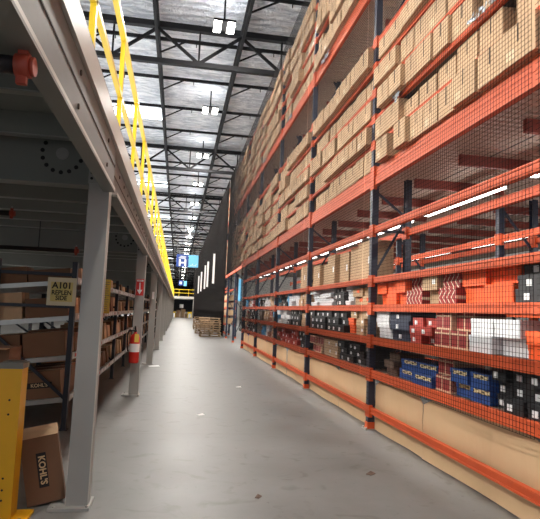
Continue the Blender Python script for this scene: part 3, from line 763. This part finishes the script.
# signs on the rack ends
t = empty('aisle_sign', (-1.42, 7.03, 1.51), 'cream aisle sign reading A101 REPLEN SIDE on rack end', 'sign')
MB().box(-0.17, 0.17, -0.006, 0.0, 0, 0.345, 'creamsign').build('board', t)
MB().box(-0.13, 0.13, -0.0075, -0.006, 0.05, 0.29, 'signpatch').build('yellow_patch', t)
text_obj('A101', 0.108, t, 'lettering', face_minus_y(0, -0.009, 0.245), 'ink', 0.001, 0.003)
text_obj('REPLEN\nSIDE', 0.078, t, 'lettering', face_minus_y(0, -0.009, 0.125), 'ink', 0.001, 0.002, 0.9)
t = empty('notice_placard', (-1.21, 9.47, 1.4), 'tall narrow yellow placard with lines of print behind first column', 'sign')
MB().box(-0.08, 0.08, -0.005, 0, 0, 0.57, 'yellowsign').build('board', t)
ln = MB()
for q in range(14): ln.box(-0.06, 0.06 - rf.choice((0, 0.02, 0.04)), -0.0065, -0.005, 0.04 + q * 0.037, 0.048 + q * 0.037, 'cap')
ln.build('printed_lines', t)
# white binder pages etc.
# fire extinguisher & sign on second visible column
yc_ = YCOL[2] - 0.08
t = empty('extinguisher_sign', (XC, yc_, 1.73), 'red sign with white down arrow on second visible column', 'sign')
MB().box(-0.065, 0.065, -0.004, 0, 0, 0.29, 'redpaint').build('board', t)
MB().box(-0.055, 0.055, -0.0055, -0.004, 0.245, 0.275, 'label').prism([(-0.012, 0.10), (0.012, 0.10), (0.012, 0.225), (-0.012, 0.225)], 'y', -0.0055, -0.004, 'label').prism([(0, 0.02), (0.045, 0.10), (-0.045, 0.10)], 'y', -0.0055, -0.004, 'label').build('arrow', t)
text_obj('FIRE', 0.03, t, 'lettering', face_minus_y(0, -0.0065, 0.26), 'redpaint', 0.0005)
t = empty('fire_extinguisher', (XC - 0.02, yc_ - 0.1, 0.57), 'red fire extinguisher with yellow tag hanging on grey column', 'extinguisher')
MB().lathe((0, 0, 0), [(0.0, 0), (0.075, 0.0), (0.085, 0.02), (0.085, 0.42), (0.07, 0.47), (0.03, 0.5), (0.025, 0.53), (0, 0.53)], 'redpaint').build('cylinder', t)
MB().lathe((0, 0, 0), [(0.0865, 0.19), (0.0865, 0.33)], 'label').build('paper_label', t)
MB().box(-0.02, 0.02, -0.03, 0.06, 0.53, 0.56, 'black').bar((0, 0.03, 0.56), (0, -0.1, 0.63), 0.025, 0.012, 'black').bar((0, 0.02, 0.545), (0, -0.09, 0.56), 0.02, 0.01, 'black').build('handle', t)
h = MB(); pts = [(-0.02, 0, 0.55), (-0.1, -0.02, 0.56), (-0.125, -0.03, 0.48), (-0.115, -0.03, 0.3), (-0.105, -0.03, 0.2)]
for a, b in zip(pts[:-1], pts[1:]): h.cyl(a, b, 0.012, 'black', 8)
h.build('hose', t)
MB().box(0.0, 0.07, -0.1, -0.096, 0.36, 0.5, 'yellowsign').build('inspection_tag', t)
MB().box(-0.03, 0.03, 0.08, 0.1, 0.3, 0.6, 'silver').build('wall_bracket', t)
# small white plates on the third column
t = MB().box(-0.03, 0.03, -0.085, -0.08, 1.75, 1.95, 'label').build('column_tag', loc=(XC, YCOL[3], 0)); tag(t, 'small white tag stuck on third visible grey column', 'tag')

# yellow guard post, carton and boxes on the left
t = empty('guard_post', (-1.12, 4.25, 0), 'yellow square steel guard post with grey cap at left edge', 'guard')
b = MB().box(-0.1, 0.05, -0.08, 0.08, 0.02, 1.06, 'guardyellow')
for z in (0.3, 0.22, 0.15, 0.84, 0.74): b.cyl((-0.02, -0.081, z), (-0.02, -0.079, z), 0.008, 'ink', 8)
b.build('shaft', t)
MB().box(-0.104, 0.054, -0.084, 0.084, 1.06, 1.1, 'cap').box(-0.09, 0.04, -0.07, 0.07, 1.1, 1.108, 'cap').build('cap', t)
MB().box(-0.16, 0.16, -0.16, 0.12, 0, 0.02, 'guardyellow').cyl((0.12, -0.12, 0.02), (0.12, -0.12, 0.04), 0.014, 'silver', 6).build('base_plate', t)
gr = MB()
for z in (0.86, 0.75, 0.64, 0.5): gr.box(-2.2, -1.25, 4.24, 4.28, z, z + 0.09, 'guardyellow')
gr.box(-1.3, -1.26, 4.28, 4.36, 0, 0.98, 'guardyellow').box(-2.2, -2.12, 4.28, 4.36, 0, 0.98, 'guardyellow')
tag(gr.build('guard_rail'), 'yellow slatted steel rail left of the yellow guard post', 'guard rail')

T0 = Matrix.Translation((-1.03, 4.46, 0.0)) @ Matrix.Rotation(R(10), 4, 'Z') @ Matrix.Rotation(R(-10.5), 4, 'Y') @ Matrix.Translation((0.27, 0, 0))
cb = bpy.data.objects.new('carton', None)
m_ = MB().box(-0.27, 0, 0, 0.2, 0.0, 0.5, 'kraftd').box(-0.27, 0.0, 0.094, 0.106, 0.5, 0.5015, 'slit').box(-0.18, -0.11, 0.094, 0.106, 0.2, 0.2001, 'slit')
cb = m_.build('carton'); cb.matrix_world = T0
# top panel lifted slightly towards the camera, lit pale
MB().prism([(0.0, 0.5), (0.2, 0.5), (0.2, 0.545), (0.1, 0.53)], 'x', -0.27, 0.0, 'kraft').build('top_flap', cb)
MB().box(-0.17, -0.1, -0.002, -0.0005, 0.12, 0.38, 'ink').build('brand_patch', cb)
o = text_obj("KOHL'S", 0.066, cb, 'printed_name', Matrix.Translation((-0.135, -0.003, 0.25)) @ Matrix.Rotation(R(90), 4, 'X') @ Matrix.Rotation(R(-90), 4, 'Z'), 'tape', 0.0008, 0.002, 0.98)
tag(cb, "brown KOHL'S carton standing tilted on floor between yellow post and grey column", 'carton')
# stack of boxes behind the guard post
for q, (z, h, w) in enumerate(((0, 0.42, 0.5), (0.421, 0.4, 0.46), (0.822, 0.27, 0.44))):
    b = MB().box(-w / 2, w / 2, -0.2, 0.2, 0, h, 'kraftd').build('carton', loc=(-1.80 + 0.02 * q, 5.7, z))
    if q == 2:
        MB().bar((-0.2, -0.2, h), (-0.2, -0.3, h - 0.06), 0.001, 0.01, 'kraft')
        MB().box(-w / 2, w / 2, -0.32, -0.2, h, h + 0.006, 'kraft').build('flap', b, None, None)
    tag(b, 'brown carton stacked on the floor behind yellow guard, %s of three' % ('bottom', 'middle', 'top with open flap')[q], 'carton', 'cartons behind the yellow guard')

# litter
for n_, (x, y, r_, s_) in enumerate(((-0.52, 14.6, 0.3, 0.14), (0.42, 8.1, 0.5, 0.05), (0.75, 4.6, 1.0, 0.03), (1.3, 11, 0.2, 0.05), (1.95, 5.2, 0.7, 0.045))):
    b = MB(); k = b._m('label' if n_ in (0, 1, 3) else 'brownbox')
    b.v = [(-s_, -s_ * .6, 0), (s_, -s_ * .6, 0), (s_, s_ * .6, 0.004), (-s_, s_ * .6, 0.0), (-s_, -s_ * .6, 0.003), (s_, -s_ * .6, 0.006), (s_, s_ * .6, 0.016), (-s_, s_ * .6, 0.004)]
    b.f = [[0, 3, 2, 1], [4, 5, 6, 7], [0, 1, 5, 4], [1, 2, 6, 5], [2, 3, 7, 6], [3, 0, 4, 7]]; b.mi = [k] * 6; b.sm = [False] * 6
    o = b.build('paper_scrap', loc=(x, y, 0.001), rot=(0, 0, r_))
    tag(o, ['white paper sheet on floor beside second visible column', 'tiny white paper scrap in the middle of the aisle', 'small brown scrap on floor nearest the camera', 'white paper scrap on floor near the rack side', 'dark scrap on floor beside the near cardboard sheet'][n_], 'litter')

# ------------------------------------------------------------------ pallets in the aisle
def pallet_mesh():
    b = MB()
    for x in (-0.56, -0.02, 0.52): b.box(x, x + 0.04, -0.5, 0.5, 0.02, 0.11, 'wood')
    for q in range(7): b.box(-0.6, 0.6, -0.5 + q * 0.15, -0.4 + q * 0.15, 0.11, 0.13, 'wood')
    for q in (0, 3, 6): b.box(-0.6, 0.6, -0.5 + q * 0.15, -0.4 + q * 0.15, 0.0, 0.02, 'wood')
    return b.mesh('wooden_pallet')
pmh = pallet_mesh(); pr = random.Random(5)
for (x, y, n, nm) in ((1.88, 31.1, 8, 'nearer'), (1.75, 35.0, 6, 'middle'), (1.85, 41.5, 7, 'farthest')):
    for q in range(n):
        o = inst('wooden_pallet', pmh, None, (x + pr.uniform(-.05, .05), y + pr.uniform(-.04, .04), q * 0.131), (0, 0, R(pr.uniform(-3, 3))))
        tag(o, 'weathered wooden pallet in %s stack by dark racks, %s from bottom' % (nm, ORD[q]), 'pallet', 'stacked wooden pallets')
# things in the cross passage
t = empty('blue_banner', (2.64, 24.0, 1.95), 'narrow pale blue banner hanging in the cross passage', 'banner')
MB().box(0, 0.16, 0, 0.01, 0, 1.0, 'cyansign').build('cloth', t)
MB().cyl((-0.02, 0.005, 1.0), (0.18, 0.005, 1.0), 0.012, 'silver', 8).build('rod', t)
MB().cyl((0.05, 0.005, 1.0), (0.05, 0.005, 1.42), 0.004, 'silver', 6).build('hanging_wire', t)
for j, (x, y, z, k) in enumerate(((3.9, 28.8, 0, 'bluebox'), (4.5, 28.8, 0, 'kraft'), (3.9, 28.8, 0.62, 'kraft'), (5.2, 28.8, 0, 'kraft'))):
    tag(MB().box(-0.28, 0.28, -0.28, 0.28, 0, 0.6, k).box(-0.28, 0.28, -0.03, 0.03, 0.6, 0.601, 'tape').build('carton', loc=(x, y, z + 0.001)), 'large box in the cross passage, %s' % ['blue, on floor', 'kraft, in the middle', 'kraft, on the blue one', 'kraft, rightmost on floor'][j], 'box', 'boxes in the cross passage')

# white vertical strips on the dark netting
for n_, (y, z0, z1) in enumerate(((38.1, 3.35, 5.45), (45.9, 3.4, 5.55), (50.6, 3.4, 5.6), (58.5, 3.4, 5.5), (66.1, 3.4, 5.5))):
    o = MB().box(2.30, 2.44, -0.02, 0.02, z0, z1, 'label').build('hanging_strip', loc=(0, y, 0))
    tag(o, 'long white vertical strip hung on dark netting, %s from camera' % ORD[n_], 'strip', 'white strips on the netting')

# banners over the aisle and the far end
def banner(x0, x1, z0, z1, y, m, nm, lab, txt=None):
    t = empty(nm, ((x0 + x1) / 2, y, z0), lab, 'banner'); w = (x1 - x0) / 2; h = z1 - z0
    MB().box(-w, w, 0, 0.03, 0, h, m).build('cloth', t)
    for s_ in (-1, 1): MB().cyl((s_ * w * 0.9, 0.015, h), (s_ * w * 0.9, 0.015, 10.45 - z0), 0.015, 'silver', 6).build('hanging_wire', t)
    return t, w, h
t, w, h = banner(-0.4, 0.86, 6.05, 7.45, 60, 'bluesign', 'hanging_banner', 'dark blue banner with white H hanging over the far aisle')
text_obj('H', 1.0, t, 'lettering', face_minus_y(0.05, -0.03, 0.42), 'label', 0.01, 0.03, 1.25)
b = MB()
for q in range(3): b.bar((-0.4 + q * .1, -0.02, 0.98 + .1 * q), (0.4, -0.02, 0.9 + .12 * q), 0.02, 0.06, 'label')
b.build('printed_strokes', t)
t, w, h = banner(0.92, 2.0, 6.05, 7.4, 60, 'cyansign', 'hanging_banner', 'pale blue banner with small white marks hanging over far aisle')
b = MB()
for q in range(4): b.bar((-0.35 + q * .2, -0.01, 0.15), (-0.28 + q * .2, -0.01, 0.38 if q % 2 else .25), 0.02, 0.05, 'label')
b.build('printed_strokes', t)
t, w, h = banner(0.0, 0.6, 5.0, 5.75, 84, 'bluesign', 'hanging_banner', 'tiny dark blue banner above the far yellow railing')
MB().box(-0.15, 0.15, -0.02, 0, 0.2, 0.55, 'label').build('printed_block', t)
t, w, h = banner(0.75, 1.2, 4.95, 5.7, 84, 'cyansign', 'hanging_banner', 'tiny pale blue banner above the far yellow railing')
t = empty('notice_board', (0.65, 88.9, 0), 'small white notice board on a stand by the far cartons', 'sign')
MB().box(-0.03, 0.03, -0.03, 0.03, 0, 1.9, 'grey').build('stand', t)
MB().box(-0.3, 0.3, -0.05, -0.03, 1.55, 2.15, 'label').build('board', t)
# far mezzanine
fm = empty('far_platform', (0, 87, 0), 'pale steel platform crossing the far end of the aisle', 'platform')
MB().box(-1.5, 10, 0, 8, 3.05, 3.4, 'greyedge').build('deck', fm)
for x in (-1.3, 2.5, 6.5, 9.8): MB().box(x - 0.1, x + 0.1, 0.1, 0.3, 0, 3.05, 'grey').build('support_post', fm)
fr = empty('safety_railing', (0, 87.1, 3.4), 'yellow railing on top of the far pale platform', 'railing')
for q in range(8): MB().box(-1.4 + q * 1.5, -1.34 + q * 1.5, 0, 0.06, 0, 1.1, 'yellow').build('railing_post', fr)
MB().box(-1.4, 9.2, 0, 0.06, 1.05, 1.12, 'yellow').build('top_rail', fr)
MB().box(-1.4, 9.2, 0, 0.06, 0.5, 0.57, 'yellow').build('mid_rail', fr)
for n_, (x, nm) in enumerate(((-0.55, 'left'), (2.0, 'right'))):
    t = empty('barrier', (x, 88.6, 0), 'yellow floor barrier at the far end, %s of the cartons' % nm, 'barrier')
    for q in (-0.25, 0.25): MB().box(q - 0.06, q + 0.06, 0, 0.12, 0, 1.0, 'yellow').build('post', t)
    MB().box(-0.25, 0.25, 0.03, 0.09, 0.7, 0.95, 'yellow').build('rail', t)
for n_, (x, z, w, h) in enumerate(((0.1, 0.0, 0.7, 0.7), (0.85, 0, 0.7, 0.8), (1.5, 0, 0.5, 0.7), (0.2, 0.701, 0.6, 0.5), (0.95, 0.801, 0.75, 0.55))):
    tag(MB().box(-w / 2, w / 2, -0.4, 0.4, 0, h, 'kraft').box(-w / 2, w / 2, -0.04, 0.04, h, h + 0.001, 'tape').build('carton', loc=(x, 90, z + 0.001)), 'large kraft carton at the far aisle end, %s' % ['bottom left', 'bottom middle', 'bottom right', 'upper left', 'upper right'][n_], 'carton', 'cartons at the far end')
